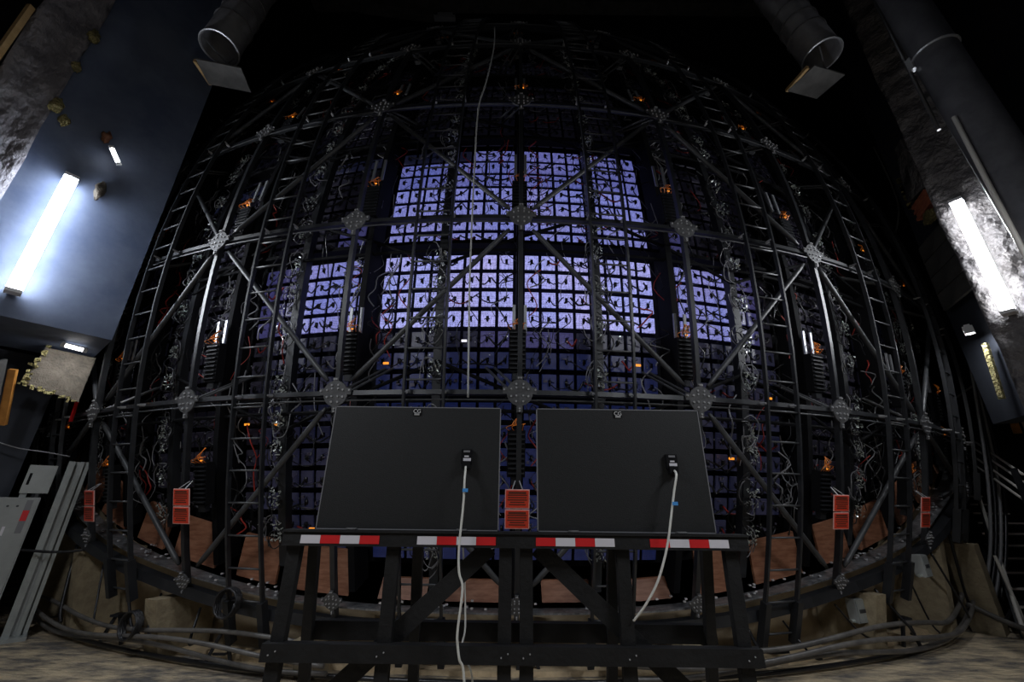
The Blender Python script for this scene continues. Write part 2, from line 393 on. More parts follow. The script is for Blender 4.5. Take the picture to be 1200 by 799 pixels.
# base beam in segments
NB = 34
for i in range(NB):
    a0, a1 = -60+120*i/NB, -60+120*(i+1)/NB
    p = [sp(a0+(a1-a0)*k/2, bel(a0+(a1-a0)*k/2)+.3, RO) for k in range(3)]
    bb = MB().sweep(p, [Vector((0, 0, 1))]*3, .12, .10).build('base_beam', M['black'], dome)
    p = [sp(a0+(a1-a0)*k/2, bel(a0+(a1-a0)*k/2)+.60, RO-.18) for k in range(3)]
    MB().sweep(p, [Vector((0, 0, 1))]*3, .22, .015).build('cable_tray', M['tray'], dome)
    p = [sp(a0+(a1-a0)*k/2, bel(a0+(a1-a0)*k/2)-.25, RO-.12) for k in range(3)]
    MB().tube(p, .025, 6).build('under_pipe', M['black'], dome)
# screw heads along the tray
sc_ = MB(); rnd = random.Random(5)
for i in range(150):
    az = -40+80*rnd.random()
    if rnd.random() < .5: az = azm(round((az-AZ0)/STEP)+.5)+rnd.uniform(-1, 1)
    sc_.box(sp(az, bel(az)+.80+rnd.uniform(-.05, .05), RO-.12-rnd.random()*.18), (.013, .013, .008))
sc_.build('tray_screws', M['screwhead'], dome, kind='stuff')
# plywood fascia pieces above the tray
for m in range(-5, 5):
    for (f0, f1) in ((.16, .46), (.58, .97)):
        ph = 1.25 if m in (-1, 0) else 2.6
        a0, a1 = azm(m+f0), azm(m+f1); mb = MB(); n = 4; E = []
        for i in range(n+1):
            a_ = a0+(a1-a0)*i/n; mb.v += [sp(a_, bel(a_)+.55, 11.66), sp(a_, bel(a_)+ph, 11.5), sp(a_, bel(a_)+.55, 11.63), sp(a_, bel(a_)+ph, 11.47)]
        for i in range(n):
            b_ = i*4
            mb.f += [(b_, b_+4, b_+5, b_+1), (b_+2, b_+3, b_+7, b_+6), (b_+1, b_+5, b_+7, b_+3), (b_, b_+2, b_+6, b_+4)]
        mb.f += [(0, 1, 3, 2), (n*4, n*4+2, n*4+3, n*4+1)]
        mb.build('plywood_panel', M['ply'], dome)

# ------------------------------------------------------------------ screen of LED tiles
RI = 11.3
screen = thing('led_dome_screen', 'back of the domed LED screen, partly lit lavender, behind the lattice', 'screen', sp(AZ0, -20, 11.0))
mb = MB(); na, ne = 46, 26
for i in range(na+1):
    for j in range(ne+1):
        az = -58+116*i/na; e0 = bel(az)+1.2; el = e0+(72-e0)*j/ne; mb.v.append(sp(az, el, 11.18))
for i in range(na):
    for j in range(ne):
        a_ = i*(ne+1)+j; mb.f.append((a_, a_+ne+1, a_+ne+2, a_+1))
mb.build('screen_backing', M['matte'], screen, smooth=True)
tw, th = .088, .101
def tilemesh(level):
    # slab with chamfered rim, uv 0..1 on its face
    v = []; 
    for (s, z) in ((1, 0), (1, .014), (.94, .02)):
        for (x, y) in ((-1, -1), (1, -1), (1, 1), (-1, 1)): v.append((x*tw*s, y*th*s, z))
    f = [(8, 9, 10, 11)]
    for l in (0, 4):
        for j in range(4): f.append((l+j, l+(j+1) % 4, l+4+(j+1) % 4, l+4+j))
    me = D.meshes.new('led_tile'); me.from_pydata(v, [], f); me.materials.append(LED[level])
    uvl = me.uv_layers.new(name='uv')
    for li, loop in enumerate(me.loops):
        x, y, z = v[loop.vertex_index]; uvl.data[li].uv = (.5+x/(2*tw), .5+y/(2*th))
    me.update(); return me
TM = {k: tilemesh(k) for k in LED}
tiles = []
for m in range(-6, 6):
    for r in range(1, 8):           # bay between ring r-1 and ring r, rows counted from the top
        for k in range(7):
            top = elr(r)-.28-1.343*k if r > 0 else 0
            el = top-.62
            for j in range(8):
                az = azm(m)+.30+1.105*(j+.5)
                if el < bel(az)+(1.35 if abs(az) < 10.5 else 3.1): continue
                lv = 0
                if r == 2 and k < 4 and -14.4 < az < 15.9: lv = 5 if (-8.5 < az < 10.4) else 4
                elif r == 2 and k < 4 and -18 < az < 18.9: lv = 2
                elif r == 3 and -8.3 < az < 10.3: lv = 4 if k >= 3 else 3
                elif r == 3 and k > 4 and -12 < az < 13: lv = 2
                elif r == 2 and k >= 4 and -17 < az < 19: lv = 1
                elif r == 1 and -17 < az < 19: lv = 1
                if r == 2 and k == 4 and -2 < az < 5: lv = 2
                if lv == 1 and (r == 1 or k >= 5) and -9.5 < az < 11.5: lv = 6
                if r == 3 and k == 0 and az < -3: lv = 1
                tiles.append((lv, az, el, m, r))
tiles.sort(key=lambda t: (-t[0] if t[0] != 6 else -1, (t[1]-1)**2+(t[2]+3)**2))
for lv, az, el, m, r in tiles[:300]:
    E, N, O = axes(az, el); place(TM[lv], 'led_tile', screen, sp(az, el, RI), Matrix((E, N, O)).transposed())
rest = {}
for t in tiles[300:]: rest.setdefault(t[0], []).append(t)
for lv, ts in rest.items():
    v = []; f = []; uv = []
    for (_, az, el, m, r) in ts:
        E, N, O = axes(az, el); c = sp(az, el, RI); b0 = len(v); k = min(1, math.cos(R_(el))*1.03)
        for (s, z) in ((1, 0), (.95, .018)):
            for (x, y) in ((-1, -1), (1, -1), (1, 1), (-1, 1)):
                v.append(c+E*x*tw*s*k+N*y*th*s+O*z); uv.append((.5+x*s/2, .5+y*s/2))
        f.append((b0+4, b0+5, b0+6, b0+7))
        for j in range(4): f.append((b0+j, b0+(j+1) % 4, b0+4+(j+1) % 4, b0+4+j))
    o0 = Vector(v[0]); me = D.meshes.new('led_tiles'); me.from_pydata([tuple(Vector(q)-o0) for q in v], [], f); me.materials.append(LED[lv])
    ul = me.uv_layers.new(name='uv')
    for li, loop in enumerate(me.loops): ul.data[li].uv = uv[loop.vertex_index]
    o = D.objects.new('led_tiles', me); COL.objects.link(o); o.parent = screen; o.location = o0-worldloc(screen); o['kind'] = 'stuff'

# inner ribs, posts and rings (one part per bay)
for m in MER:
    az = azm(m)
    for r in range(0, NR-1):
        e0 = bel(az)+.8 if r == 0 else elr(r); e1 = elr(r+1)
        p, u = arc_el(az, e0, e1, 11.52, 4); MB().sweep(p, u, .075, .30).build('inner_rib', M['matte'], screen)
        if m < MER[-1]:
            p, u = arc_el(azm(m+.5), max(e0, bel(azm(m+.5))+.9) if r == 0 else e0, e1, 11.55, 4); MB().sweep(p, u, .10, .10).build('inner_post', M['black'], screen)
for r in range(1, 8):
    for m in list(MER)[:-1]:
        p = [sp(azm(m)+STEP*i/4, elr(r), 11.45) for i in range(5)]
        MB().sweep(p, [Vector((0, 0, 1))]*5, .14, .05).build('inner_ring', M['matte'], screen)
        p = [sp(azm(m)+STEP*i/4, elr(r)-.9, 11.6) for i in range(5)]
        MB().tube(p, .022, 6).build('inner_ring', M['matte'], screen)
# stand-off bars from hub plates to the inner rib, and bright twin bars on each rib
for m in range(-5, 6):
    for r in range(1, 7):
        az, el = node(m, r); E, N, O = axes(az, el)
        for s in (-1, 1):
            sg = 1 if m >= 0 else -1
            MB().tube([sp(az, el+.1, RO-.04)+E*(s*.05-sg*.05), sp(az-sg*.4, el+1.6, 11.5)+E*(s*.05-sg*.25)], .016, 6).build('standoff_bar', M['tube'], screen)
            if r < 6:
                em = elr(r)+5.3 if r > 1 else elr(r)+4.1
                MB().bar(sp(az, em-.9, 11.75)+E*s*.065, sp(az, em+.9, 11.75)+E*s*.065, .035, .02, O).build('twin_bar', M['alu'], screen)
# inner X bracing behind the rings
for m in range(-3, 3):
    for r in (1, 2, 3):
        for s in (0, 1):
            A = sp(azm(m+s), elr(r), 11.62); B = sp(azm(m+.5), elr(r)+(-1.9 if (m+r) % 2 else 1.9), 11.6)
            MB().tube([A, B], .022, 6).build('inner_brace', M['matte'], screen)

# cabling: one bundle of each colour per bay
rnd = random.Random(11)
def jit(s): return rnd.uniform(-s, s)
for m in range(-6, 6):
    for r in range(0, 7):
        e0 = elr(r) if r > 0 else bel(azm(m+.5))+2.5
        e1 = elr(r+1); h = e1-e0
        front = abs(m+.5) < 5 and r < 6
        mbs = {k: MB() for k in ('cable', 'cable_grey', 'cable_red', 'foil', 'dim_pcb')}
        # tile leads: from each tile's centre a short lead with a plug
        for k in range(7):
            el = e1-.9-1.343*k
            if el < e0+.4: break
            for j in range(8):
                az = azm(m)+.3+1.105*(j+.5)
                E, N, O = axes(az, el); c = sp(az, el, RI+.03)
                mbs['cable'].box(c+E*jit(.01), (.017, .028, .012), (E, N, O)); mbs['cable'].bar(c-N*.01, c-N*.045+E*jit(.02), .020, .012, O)
                for q_ in range(2): mbs['cable'].bar(c+N*.01, c+E*jit(.06)+N*jit(.07), .010, .01, O)
                if not front: continue
                if rnd.random() < .62:
                    d = 1 if j < 4 else -1; L = rnd.uniform(.5, 2.2)
                    pts = [sp(az+d*L*t, el-.45*math.sin(math.pi*t)*rnd.uniform(.6, 1.2)+jit(.10), RI+.05+.07*t) for t in (0, .25, .5, .75, 1)]
                    key = 'cable' if rnd.random() < .9 else rnd.choice(('cable_grey', 'cable_red'))
                    mbs[key].tube(smoothpath(pts, 2), rnd.uniform(.007, .013), 4, cap=False)
                lit = ((r == 2 or (r == 1 and k < 4)) and -14.4 < az < 15.9)
                if not lit and rnd.random() < .9:
                    mbs['dim_pcb'].box(c+E*jit(.08)+N*jit(.08)+O*.01, (rnd.uniform(.006, .03), rnd.uniform(.005, .022), .01), (E, N, O))
                if not lit and rnd.random() < .5:
                    mbs['dim_pcb'].bar(c-E*.08+N*jit(.08), c+E*.08+N*jit(.08), .006, .01, O)
                if not lit and rnd.random() < .75:
                    mbs['foil'].box(c+E*jit(.09)+N*jit(.09)+O*.03, (rnd.uniform(.004, .008), rnd.uniform(.004, .012), .004), (E, N, O))
        if front:
            am = azm(m+.5)
            nclust = 4
            for q in range(nclust):
                ec = e0+h*(q+.5)/nclust+jit(.5)
                for s in range(7):      # loops of cable round the post
                    E, N, O = axes(am, ec)
                    c = sp(am+jit(.3)-.2, ec+jit(.6), 11.66)
                    a0 = rnd.uniform(0, 6.28); rr = rnd.uniform(.05, .13)
                    pts = [c+E*rr*math.cos(a0+t)*rnd.uniform(.7, 1.2)+N*rr*1.5*math.sin(a0+t)+O*rnd.uniform(-.03, .05) for t in (0, .9, 1.8, 2.7, 3.6)]
                    mbs[rnd.choice(('cable', 'cable', 'cable_grey'))].tube(smoothpath(pts, 3), .006, 4, cap=False)
                for s in range(26):
                    E, N, O = axes(am, ec); c = sp(am+jit(.35), ec+jit(.5), 11.66+rnd.uniform(0, .06))
                    t = Vector((jit(1), jit(1), jit(1))).normalized()
                    mbs['foil'].bar(c-t*.014, c+t*.014, rnd.uniform(.007, .014), .007, O)
            for q in range(26):         # hanging cables beside the ribs
                az = azm(m)+rnd.choice((rnd.uniform(.3, 1.6), STEP-rnd.uniform(.3, 1.6), rnd.uniform(1, 8.4)))
                ea = rnd.uniform(e0+.3, e1-1.5); l = rnd.uniform(1.2, 4)
                pts = [sp(az+jit(.55), ea+l*t+jit(.15), 11.48+rnd.uniform(0, .14)) for t in (0, .25, .5, .75, 1)]
                mbs[rnd.choice(('cable', 'cable', 'cable_grey', 'cable', 'cable_grey', 'cable', 'cable_red'))].tube(smoothpath(pts, 3), rnd.uniform(.004, .010), 4, cap=False)
        for key, nm in (('cable', 'black_cables'), ('cable_grey', 'grey_cables'), ('cable_red', 'red_cables'), ('foil', 'silver_connectors'), ('dim_pcb', 'circuit_chips')):
            if mbs[key].v: mbs[key].build(nm, M[key], screen, smooth=key.startswith('cable'), kind='stuff')

# power units on the ribs
pu_first = None
def power_unit(az, el):
    global pu_first
    E, N, O = axes(az, el); rot = Matrix((E, N, O)).transposed()
    if pu_first is None:
        root = thing('power_unit', 'finned black power unit with orange wiring bolted on an inner rib of the dome', 'power unit', (0, 0, 0), 'power units behind the dome ribs')
        b = MB().box((0, 0, 0), (.095, .24, .05))
        b.build('body', M['matte'], root)
        mb = MB()
        for k in range(9): mb.box((0, -.2+.05*k, .062), (.085, .007, .012))
        mb.build('cooling_fins', M['black'], root)
        mb = MB()
        for k in range(4):
            x0 = -.06+.04*k
            mb.tube(smoothpath([(x0, .23, .03), (x0*1.5-.02, .27+.01*k, .09), (x0*.9+.03, .31, .06), (-x0*.8, .36-.02*k, .08), (x0*.2+.03, .41, .02)], 4), .0045, 4)
        mb.build('orange_wires', M['cable_orange'], root)
        MB().box((.02, .27, .06), (.014, .007, .006)).build('indicator_light', M['amber'], root)
        MB().box((0, -.28, .0), (.05, .04, .03)).build('terminal_block', M['black'], root)
        pu_first = root
    else:
        root = pu_first.copy(); COL.objects.link(root)
        for ch in list(pu_first.children):
            c = ch.copy(); COL.objects.link(c); c.parent = root
    root.location = sp(az, el, 11.78); root.rotation_euler = rot.to_euler()
    return root
for m in range(-4, 5):
    for r in range(0, 6):
        az = azm(m); el = (elr(r)+2.3) if r > 0 else max(-15.2, bel(az)+3.5)
        if m == 0 and r == 0: el = -13.6
        pu = power_unit(az+random.uniform(-.15, .15), el)
        ribn = 'centre rib' if m == 0 else ['', 'first', 'second', 'third', 'fourth'][abs(m)]+' rib '+('left' if m < 0 else 'right')+' of centre'
        pu['label'] = 'power unit with orange wires on the '+ribn+', '+['lowest', 'second from below', 'third from below', 'fourth from below', 'fifth from below', 'topmost'][r]

# stray indicator lamps on the tiles
for (az, el, k) in ((-7.2, -8.6, 'amber'), (8.3, -8.5, 'amber'), (12.1, -9.1, 'amber'), (-14.5, -12.1, 'amber'), (-16.8, -12.0, 'amber'), (-2.4, -7.3, 'warmwhite'), (17.8, -9.9, 'amber'), (14.6, -13.8, 'amber'), (-11.8, -18.2, 'amber'), (-22.3, -15.9, 'amber'), (21.1, -2.2, 'amber')):
    E, N, O = axes(az, el); MB().box(sp(az, el, 11.45), (.032, .013, .01), (E, N, O)).build('indicator_light', M[k], screen)

# ------------------------------------------------------------------ ladders
names = {-5: 'outermost left, nearly edge-on', -4: 'third left of the centre, at the far left edge', -3: 'second narrow one from the left edge', -2: 'wide one left of the black panels', -1: 'rising behind the left black panel',
         0: 'rising behind the right black panel', 1: 'wide one right of the black panels', 2: 'beside the right edge warning signs', 3: 'at the far right edge near the stairs', 4: 'outermost right, nearly edge-on'}
lab = {-5: 'curved black steel ladder at the very left rim of the dome, nearly edge-on',
       -4: 'curved black steel ladder near the left rim, left of the outer warning sign',
       -3: 'curved black steel ladder between the two left warning signs',
       -2: 'curved black steel ladder just left of the left black panel',
       -1: 'curved black steel ladder passing behind the left black panel',
       0: 'curved black steel ladder passing behind the right black panel',
       1: 'curved black steel ladder just right of the right black panel',
       2: 'curved black steel ladder between the two right warning signs',
       3: 'curved black steel ladder near the right rim, right of the outer warning sign',
       4: 'curved black steel ladder at the very right rim of the dome, nearly edge-on'}
for m in range(-5, 5):
    az = azm(m+.5); bl = max(bel(az)-1.0, -23.3); RL = RO+.11
    root = thing('curved_ladder', lab[m], 'ladder', sp(az, bl, RL), 'curved ladders on the dome')
    E, N, O = axes(az, 0); HW = .205; eT = 32.0
    for s in (-1, 1):
        n = 22; p = [sp(az, bl+(eT-bl)*i/n, RL)+E*s*HW for i in range(n+1)]; u = [nrm(az, bl+(eT-bl)*i/n) for i in range(n+1)]
        MB().sweep(p, u, .024, .045).build('rail', M['blackrail'], root)
        MB().sweep([sp(az, bl+i*.7, RL+.01)+E*s*HW for i in range(4)], [nrm(az, bl)]*4, .065, .08).build('foot_sleeve', M['black'], root)
    el = bl+.5; rung = MB().tube([-E*HW, E*HW], .011, 6).mesh('rung', M['tube'], True)
    while el < eT:
        place(rung, 'rung', root, sp(az, el, RL)); el += 1.555
    for r in range(1, 5):
        for s in (-1, 1): MB().tube([sp(az, elr(r), RO)+E*s*HW, sp(az, elr(r), RL)+E*s*HW], .018, 6).build('clip', M['zinc'], root)

# cord hanging down the outside of the dome
pts = [sp(a_, e_, 12.24) for a_, e_ in ((-1.54, -10.88), (-1.58, -8.22), (-1.64, -5.16), (-1.67, -1.19), (-1.7, 2.33), (-1.72, 6.7), (-1.38, 9.43), (-1.07, 14.27), (-1.2, 18.9))]
tag(MB().tube(smoothpath(pts, 6), .010, 6).build('hanging_cord', M['dullcord'], smooth=True), 'thin pale cord hanging down the dome left of the centre rib', 'cord')

# warning signs, two plates each
def sign(az, el, label):
    E, N, O = axes(az, 0); c = sp(az, el, RO+.14)
    E, N, O = axes(az, el)
    root = thing('warning_sign', label, 'sign', c-N*.19, 'red warning signs on the dome')
    for k in (1, -1):
        cc = c+N*k*.094
        b = MB().box(cc, (.118, .089, .004), (E, N, O)).build('sign_plate', M['signedge'], root)
        MB().box(cc+O*.005, (.110, .081, .002), (E, N, O)).build('red_face', M['signred'], b)
        mb = MB()
        for q, (wd, hh) in enumerate(((.085, .011), (.095, .006), (.09, .006), (.095, .006), (.07, .006), (.08, .006))):
            mb.box(cc+O*.0075+N*(.058-.022*q), (wd, hh, .001), (E, N, O))
        mb.build('print_lines', M['signdark'], b)
    for s in (-1, 1): MB().bar(c+N*.18+E*s*.05, c+N*.24+E*s*.02-O*.1, .008, .008).build('hanger', M['zinc'], root)
sign(-25.6, -16.05, 'narrow-looking red and white double warning sign nearest the left rim')
sign(-17.2, -15.95, 'red double warning sign on the dome rib left of the panels')
sign(.83, -15.85, 'red double warning sign in the gap between the two black panels')
sign(18.75, -15.85, 'red double warning sign on the dome rib right of the panels')
sign(27.0, -15.85, 'narrow-looking red and white double warning sign nearest the right rim')

# ------------------------------------------------------------------ barricade with two black panels
br = thing('timber_barricade', 'long black timber trestle barricade with red and white tape on its top rail', 'barricade', (0, 2.9, 0))
def tb(a, b, wx, wy, nm, up=(0, 1, 0)): return MB().bar(a, b, wx, wy, up).build(nm, M['timber'], br)
# top rails: two boards meeting at the centre
top = MB().box((.035, 2.725, 1.383), (1.375, .045, .038)).build('top_rail', M['timber'], br)
MB().box((.035, 2.725, 1.425), (1.38, .055, .006)).build('top_cap', M['timber'], br)
low = MB().box((.022, 2.715, .822), (1.365, .03, .042)).build('lower_rail', M['timber'], br)
MB().box((.022, 3.05, .845), (1.27, .03, .05)).build('rear_rail', M['timber'], br)
for x0, x1 in ((-1.28, -1.285), (-.693, -.68), (-.023, -.02), (.10, .10), (.675, .655), (1.32, 1.29)):
    tb((x0, 2.745, 1.35), (x1, 2.745, 0), .075, .05, 'front_leg')
for x0, x1 in ((-1.195, -1.30), (-.56, -.60), (-.02, -.02), (.10, .10), (.63, .65), (1.205, 1.30)):
    tb((x0, 2.80, 1.36), (x1, 3.34, 0), .06, .045, 'rear_leg')
tb((-.12, 2.79, 1.34), (-1.15, 2.79, .46), .10, .035, 'diagonal_brace')
tb((.17, 2.79, 1.34), (1.15, 2.79, .50), .10, .035, 'diagonal_brace')
for sx in ((-1.30, -.693), (.675, 1.32)): tb((sx[0], 2.745, .38), (sx[1], 2.745, .38), .07, .035, 'bottom_brace')
for (x0, cols) in ((-1.232, 'wrwr'), (-.545, 'wrwr'), (.155, 'rwrw'), (.828, 'rwrw')):
    for q, c in enumerate(cols):
        MB().box((x0+.116*(q+.5), 2.6785, 1.381), (.0575, .0015, .022)).build('red_tape' if c == 'r' else 'white_tape', M['red' if c == 'r' else 'white'], br)
mb = MB()
for x in (-1.28, -.693, -.02, .10, .675, 1.32):
    for dx in (-.018, .018): mb.disc((x+dx, 2.683, .822+dx*.5), (0, 1, 0), .004, .006, 6)
mb.build('rail_screws', M['zinc'], br, kind='stuff')

def test_panel(x0, x1, label, conn_x, logo_x, conn_z):
    z0, z1 = 1.433, 2.181; c = ((x0+x1)/2, 2.73, z0)
    root = thing('black_panel', label, 'panel', c)
    MB().box(((x0+x1)/2, 2.73, (z0+z1)/2), ((x1-x0)/2-.004, .018, (z1-z0)/2-.004)).build('panel_body', M['panel'], root)
    fr = MB(); t = .0028
    for (cx_, cz_, hx, hz) in (((x0+x1)/2, z1-t, (x1-x0)/2, t), (x0+t, (z0+z1)/2, t, (z1-z0)/2), (x1-t, (z0+z1)/2, t, (z1-z0)/2), ((x0+x1)/2, z0+t, (x1-x0)/2, t)):
        fr.box((cx_, 2.73, cz_), (hx, .0195, hz))
    fr.build('panel_rim', M['edge'], root)
    lg = MB().box((logo_x, 2.709, 2.147), (.027, .002, .022)).build('logo_plate', M['matte'], root)
    cu = D.curves.new('logo_letters', 'FONT'); cu.body = 'CG'; cu.size = .036; cu.align_x = 'CENTER'; cu.align_y = 'CENTER'; cu.extrude = .0006
    tmp = D.objects.new('logo_tmp', cu); COL.objects.link(tmp); bpy.context.view_layer.update(); tm_ = D.meshes.new_from_object(tmp.evaluated_get(bpy.context.evaluated_depsgraph_get())); D.objects.remove(tmp)
    tm_.materials.clear(); tm_.materials.append(M['logo']); lo = D.objects.new('logo_letters', tm_); COL.objects.link(lo); lo.parent = lg
    lo.rotation_euler = (R_(90), 0, 0); lo.location = Vector((logo_x, 2.706, 2.151))-worldloc(lg)
    mb = MB()
    for q in range(2): mb.box((logo_x, 2.706, 2.134-.006*q), (.017, .0008, .0017))
    mb.build('logo_lines', M['logo'], lg)
    # power connector: housing, label, plug
    k = MB(); k.box((conn_x, 2.70, conn_z), (.034, .014, .045)); k.box((conn_x, 2.69, conn_z-.05), (.026, .022, .022))
    cn = k.build('power_connector', M['matte'], root)
    lb = MB(); lb.box((conn_x+.004, 2.6845, conn_z-.018), (.024, .0015, .0085)); lb.box((conn_x, 2.6845, conn_z+.002), (.014, .0015, .004)); lb.build('connector_label', M['white'], cn)
    lb = MB(); lb.box((conn_x, 2.684, conn_z+.032), (.02, .003, .006)); lb.build('connector_latch', M['edge'], cn)
    for dx in (-.3*(x1-x0), .3*(x1-x0)):
        MB().box(((x0+x1)/2+dx, 2.70, z0+.006), (.03, .012, .004)).build('foot_clip', M['tray'], root)
test_panel(-1.170, -.068, 'left large flat black panel standing on the barricade', -.279, -.624, 1.862)
test_panel(.168, 1.245, 'right large flat black panel standing on the barricade', 1.022, .708, 1.846)
def cord(pts, label, r=.0085):
    return tag(MB().tube(smoothpath(pts, 5), r, 7).build('white_cable', M['whitecord'], smooth=True), label, 'cable')
c1 = cord([(-.279, 2.665, 1.80), (-.277, 2.62, 1.72), (-.277, 2.62, 1.586), (-.289, 2.62, 1.358), (-.282, 2.62, 1.229), (-.258, 2.62, 1.145), (-.275, 2.63, .946), (-.271, 2.64, .878), (-.258, 2.64, .815), (-.231, 2.66, .728), (-.20, 2.68, .3), (-.15, 2.66, .012), (.05, 2.5, .012)], 'white cable from the left panel connector down past the barricade', .0068)
c2 = cord([(-.30, 2.80, 1.36), (-.288, 2.82, 1.332), (-.267, 2.82, 1.145), (-.251, 2.82, .922), (-.265, 2.82, .828), (-.242, 2.82, .761), (-.199, 2.83, .668), (-.16, 2.85, .3), (-.1, 2.86, .012)], 'thin white cable running down behind the barricade, left of centre', .0055)
c3 = cord([(1.022, 2.665, 1.79), (1.012, 2.62, 1.76), (.987, 2.62, 1.671), (.956, 2.62, 1.552), (.907, 2.62, 1.371), (.838, 2.63, 1.198), (.765, 2.66, 1.075), (.70, 2.705, .985)], 'white cable from the right panel connector curving to the barricade leg', .0068)
for (x, z) in ((-.277, 1.66), (.970, 1.60)):
    tag(MB().box((x+.008, 2.607, z), (.016, .003, .010)).build('blue_tape_tag', M['bluetape']), 'small blue tape tag on the %s panel cable' % ('left' if x < 0 else 'right'), 'tape')

# ------------------------------------------------------------------ posts, conduits and boxes at the foot of the dome
def cyl(Rr, az, z): return Vector((CX+Rr*math.sin(R_(az)), CY-Rr*math.cos(R_(az)), z))
gp = 'concrete posts under the dome'
for az, wl in ((-28.6, 'pale concrete post under the left end of the dome beam'), (-19.3, 'short pale concrete post under the beam, below the left warning sign'), (-9.5, 'pale concrete post hidden behind the left end of the barricade'), (9.5, 'pale concrete post behind the right half of the barricade'),
               (22.3, 'pale concrete post carrying the grey box right of the barricade'), (32.3, 'pale concrete post under the right end of the dome beam'), (-36, 'pale concrete post behind the grey mast'), (40.5, 'pale concrete post beside the stairs')):
    r_, t_ = Vector((math.sin(R_(az)), -math.cos(R_(az)), 0)), Vector((math.cos(R_(az)), math.sin(R_(az)), 0))
    top = sp(az, bel(az)-.5, 11.9); zt = min(top.z, 1.3)
    mb = MB(); b0 = []
    for (dr, dt, z) in ((11.25, -.11, 0), (11.25, .11, 0), (10.7, .11, 0), (10.7, -.11, 0), (11.42, -.09, zt), (11.42, .09, zt), (10.7, .09, zt), (10.7, -.09, zt)):
        mb.v.append(Vector((CX, CY, 0))+r_*dr+t_*dt+Vector((0, 0, z)))
    mb.f = [(3, 2, 1, 0), (4, 5, 6, 7), (0, 1, 5, 4), (1, 2, 6, 5), (2, 3, 7, 6), (3, 0, 4, 7)]
    tag(mb.build('concrete_post', M['post']), wl, 'post', gp)
def conduit(pts, r, label, m='conduit'):
    tag(MB().tube(smoothpath(pts, 5), r, 8).build('conduit', M[m], smooth=True), label, 'conduit', 'conduits round the foot of the dome')
rnd = random.Random(9)
for q, (z, dr) in enumerate(((.30, 0), (.22, .09), (.13, .02))):
    pts = [cyl(11.36+dr, az, z+.05*math.sin(az*.35+q)) for az in range(-38, -5, 3)]
    conduit(pts, .022, ['topmost grey conduit hanging along the left foot of the dome', 'middle grey conduit along the left foot of the dome', 'lowest grey conduit along the left foot of the dome'][q])
    pts = [cyl(11.36+dr, az, z+.05*math.sin(az*.35+q)) for az in range(6, 33, 3)] + [cyl(11.32+dr, 34.5, z+.10), cyl(11.32+dr, 36.2, z+.32), cyl(11.35+dr, 37.2, z+.8)]
    conduit(pts, .026, ['topmost grey conduit along the right foot, bending up by the stairs', 'middle grey conduit along the right foot, bending up by the stairs', 'lowest grey conduit along the right foot, bending up by the stairs'][q])
conduit([cyl(11.3, az, .05) for az in range(-30, 31, 4)], .022, 'thin dark pipe lying on the kerb behind the barricade', 'cable')
conduit([(-6.2, 5.6, 1.0), (-5.6, 5.75, .95), (-5.25, 5.9, 1.0)], .016, 'thin black pipe between the grey mast and the dome', 'cable')
for q in range(14):
    az = (-1 if q < 7 else 1)*(13+3.4*(q % 7)+rnd.uniform(-.8, .8)); e = bel(az)
    A = sp(az, e-.4, RO+.0); zt = A.z; B = cyl(11.36, az+rnd.uniform(1, 3.5), rnd.uniform(.12, .3)); md = (A+B)/2+Vector((jit(.1), jit(.1), -zt*.25))
    tag(MB().tube(smoothpath([A, md, B], 6), rnd.uniform(.010, .018), 6).build('drooping_cable', M['cable'], smooth=True), ['First', 'Second', 'Third', 'Fourth', 'Fifth', 'Sixth', 'Seventh'][q % 7].lower()+' thin black cable drooping under the beam, counted outward from the barricade, '+('left side' if q < 7 else 'right side'), 'cable', 'cables drooping under the dome beam')
# small black A-frame pipe stands
for (x, y) in ((-4.62, 5.72), (-3.02, 5.2), (4.95, 6.02), (0.2, 5.0)):
    lb_ = {-4.62: 'small black A-frame pipe stand at the kerb below the second left ladder', -3.02: 'small black A-frame pipe stand at the kerb left of the barricade', 4.95: 'small black pipe stand at the kerb right of the grey box', .2: 'small black pipe stand hidden behind the barricade'}[x]
    root = thing('pipe_stand', lb_, 'stand', (x, y, 0), 'pipe stands on the kerb')
    MB().bar((x-.02, y, .30), (x-.12, y-.02, 0), .03, .03).build('leg', M['black'], root)
    MB().bar((x+.02, y, .30), (x+.12, y+.02, 0), .03, .03).build('leg', M['black'], root)
    MB().bar((x-.07, y, .08), (x+.07, y, .08), .02, .02).build('crossbar', M['black'], root)
    MB().box((x, y, .30), (.05, .06, .012)).build('cradle', M['black'], root)
def junction(c, h, ang, label, m='cabinet'):
    root = thing('junction_box', label, 'junction box', c); X = Vector((math.cos(ang), math.sin(ang), 0)); Y = Vector((-math.sin(ang), math.cos(ang), 0)); Z = Vector((0, 0, 1)); c = Vector(c)
    MB().box(c+Z*h[2], h, (X, Y, Z)).build('box_body', M[m], root)
    MB().box(c+Z*h[2]-Y*(h[1]+.006), (h[0]*.92, .006, h[2]*.94), (X, Y, Z)).build('box_lid', M['mast'], root)
    MB().box(c+Z*h[2]-Y*(h[1]+.014), (h[0]*.6, .002, h[2]*.15), (X, Y, Z)).build('dark_label', M['step'], root)
    MB().tube([c+Z*.02-X*h[0]*1.0, c+Z*.02-X*(h[0]+.06)], .02, 8).build('cable_gland', M['foil'], root)
junction((4.02, 5.52, .36), (.085, .05, .12), R_(20), 'small grey junction box on the post right of the barricade')
junction((5.10, 5.72, .80), (.10, .05, .12), R_(32), 'small grey junction box high under the right end of the dome beam')
junction((5.62, 6.3, .95), (.05, .05, .05), R_(32), 'tiny grey outlet box under the right end of the dome', 'mast')
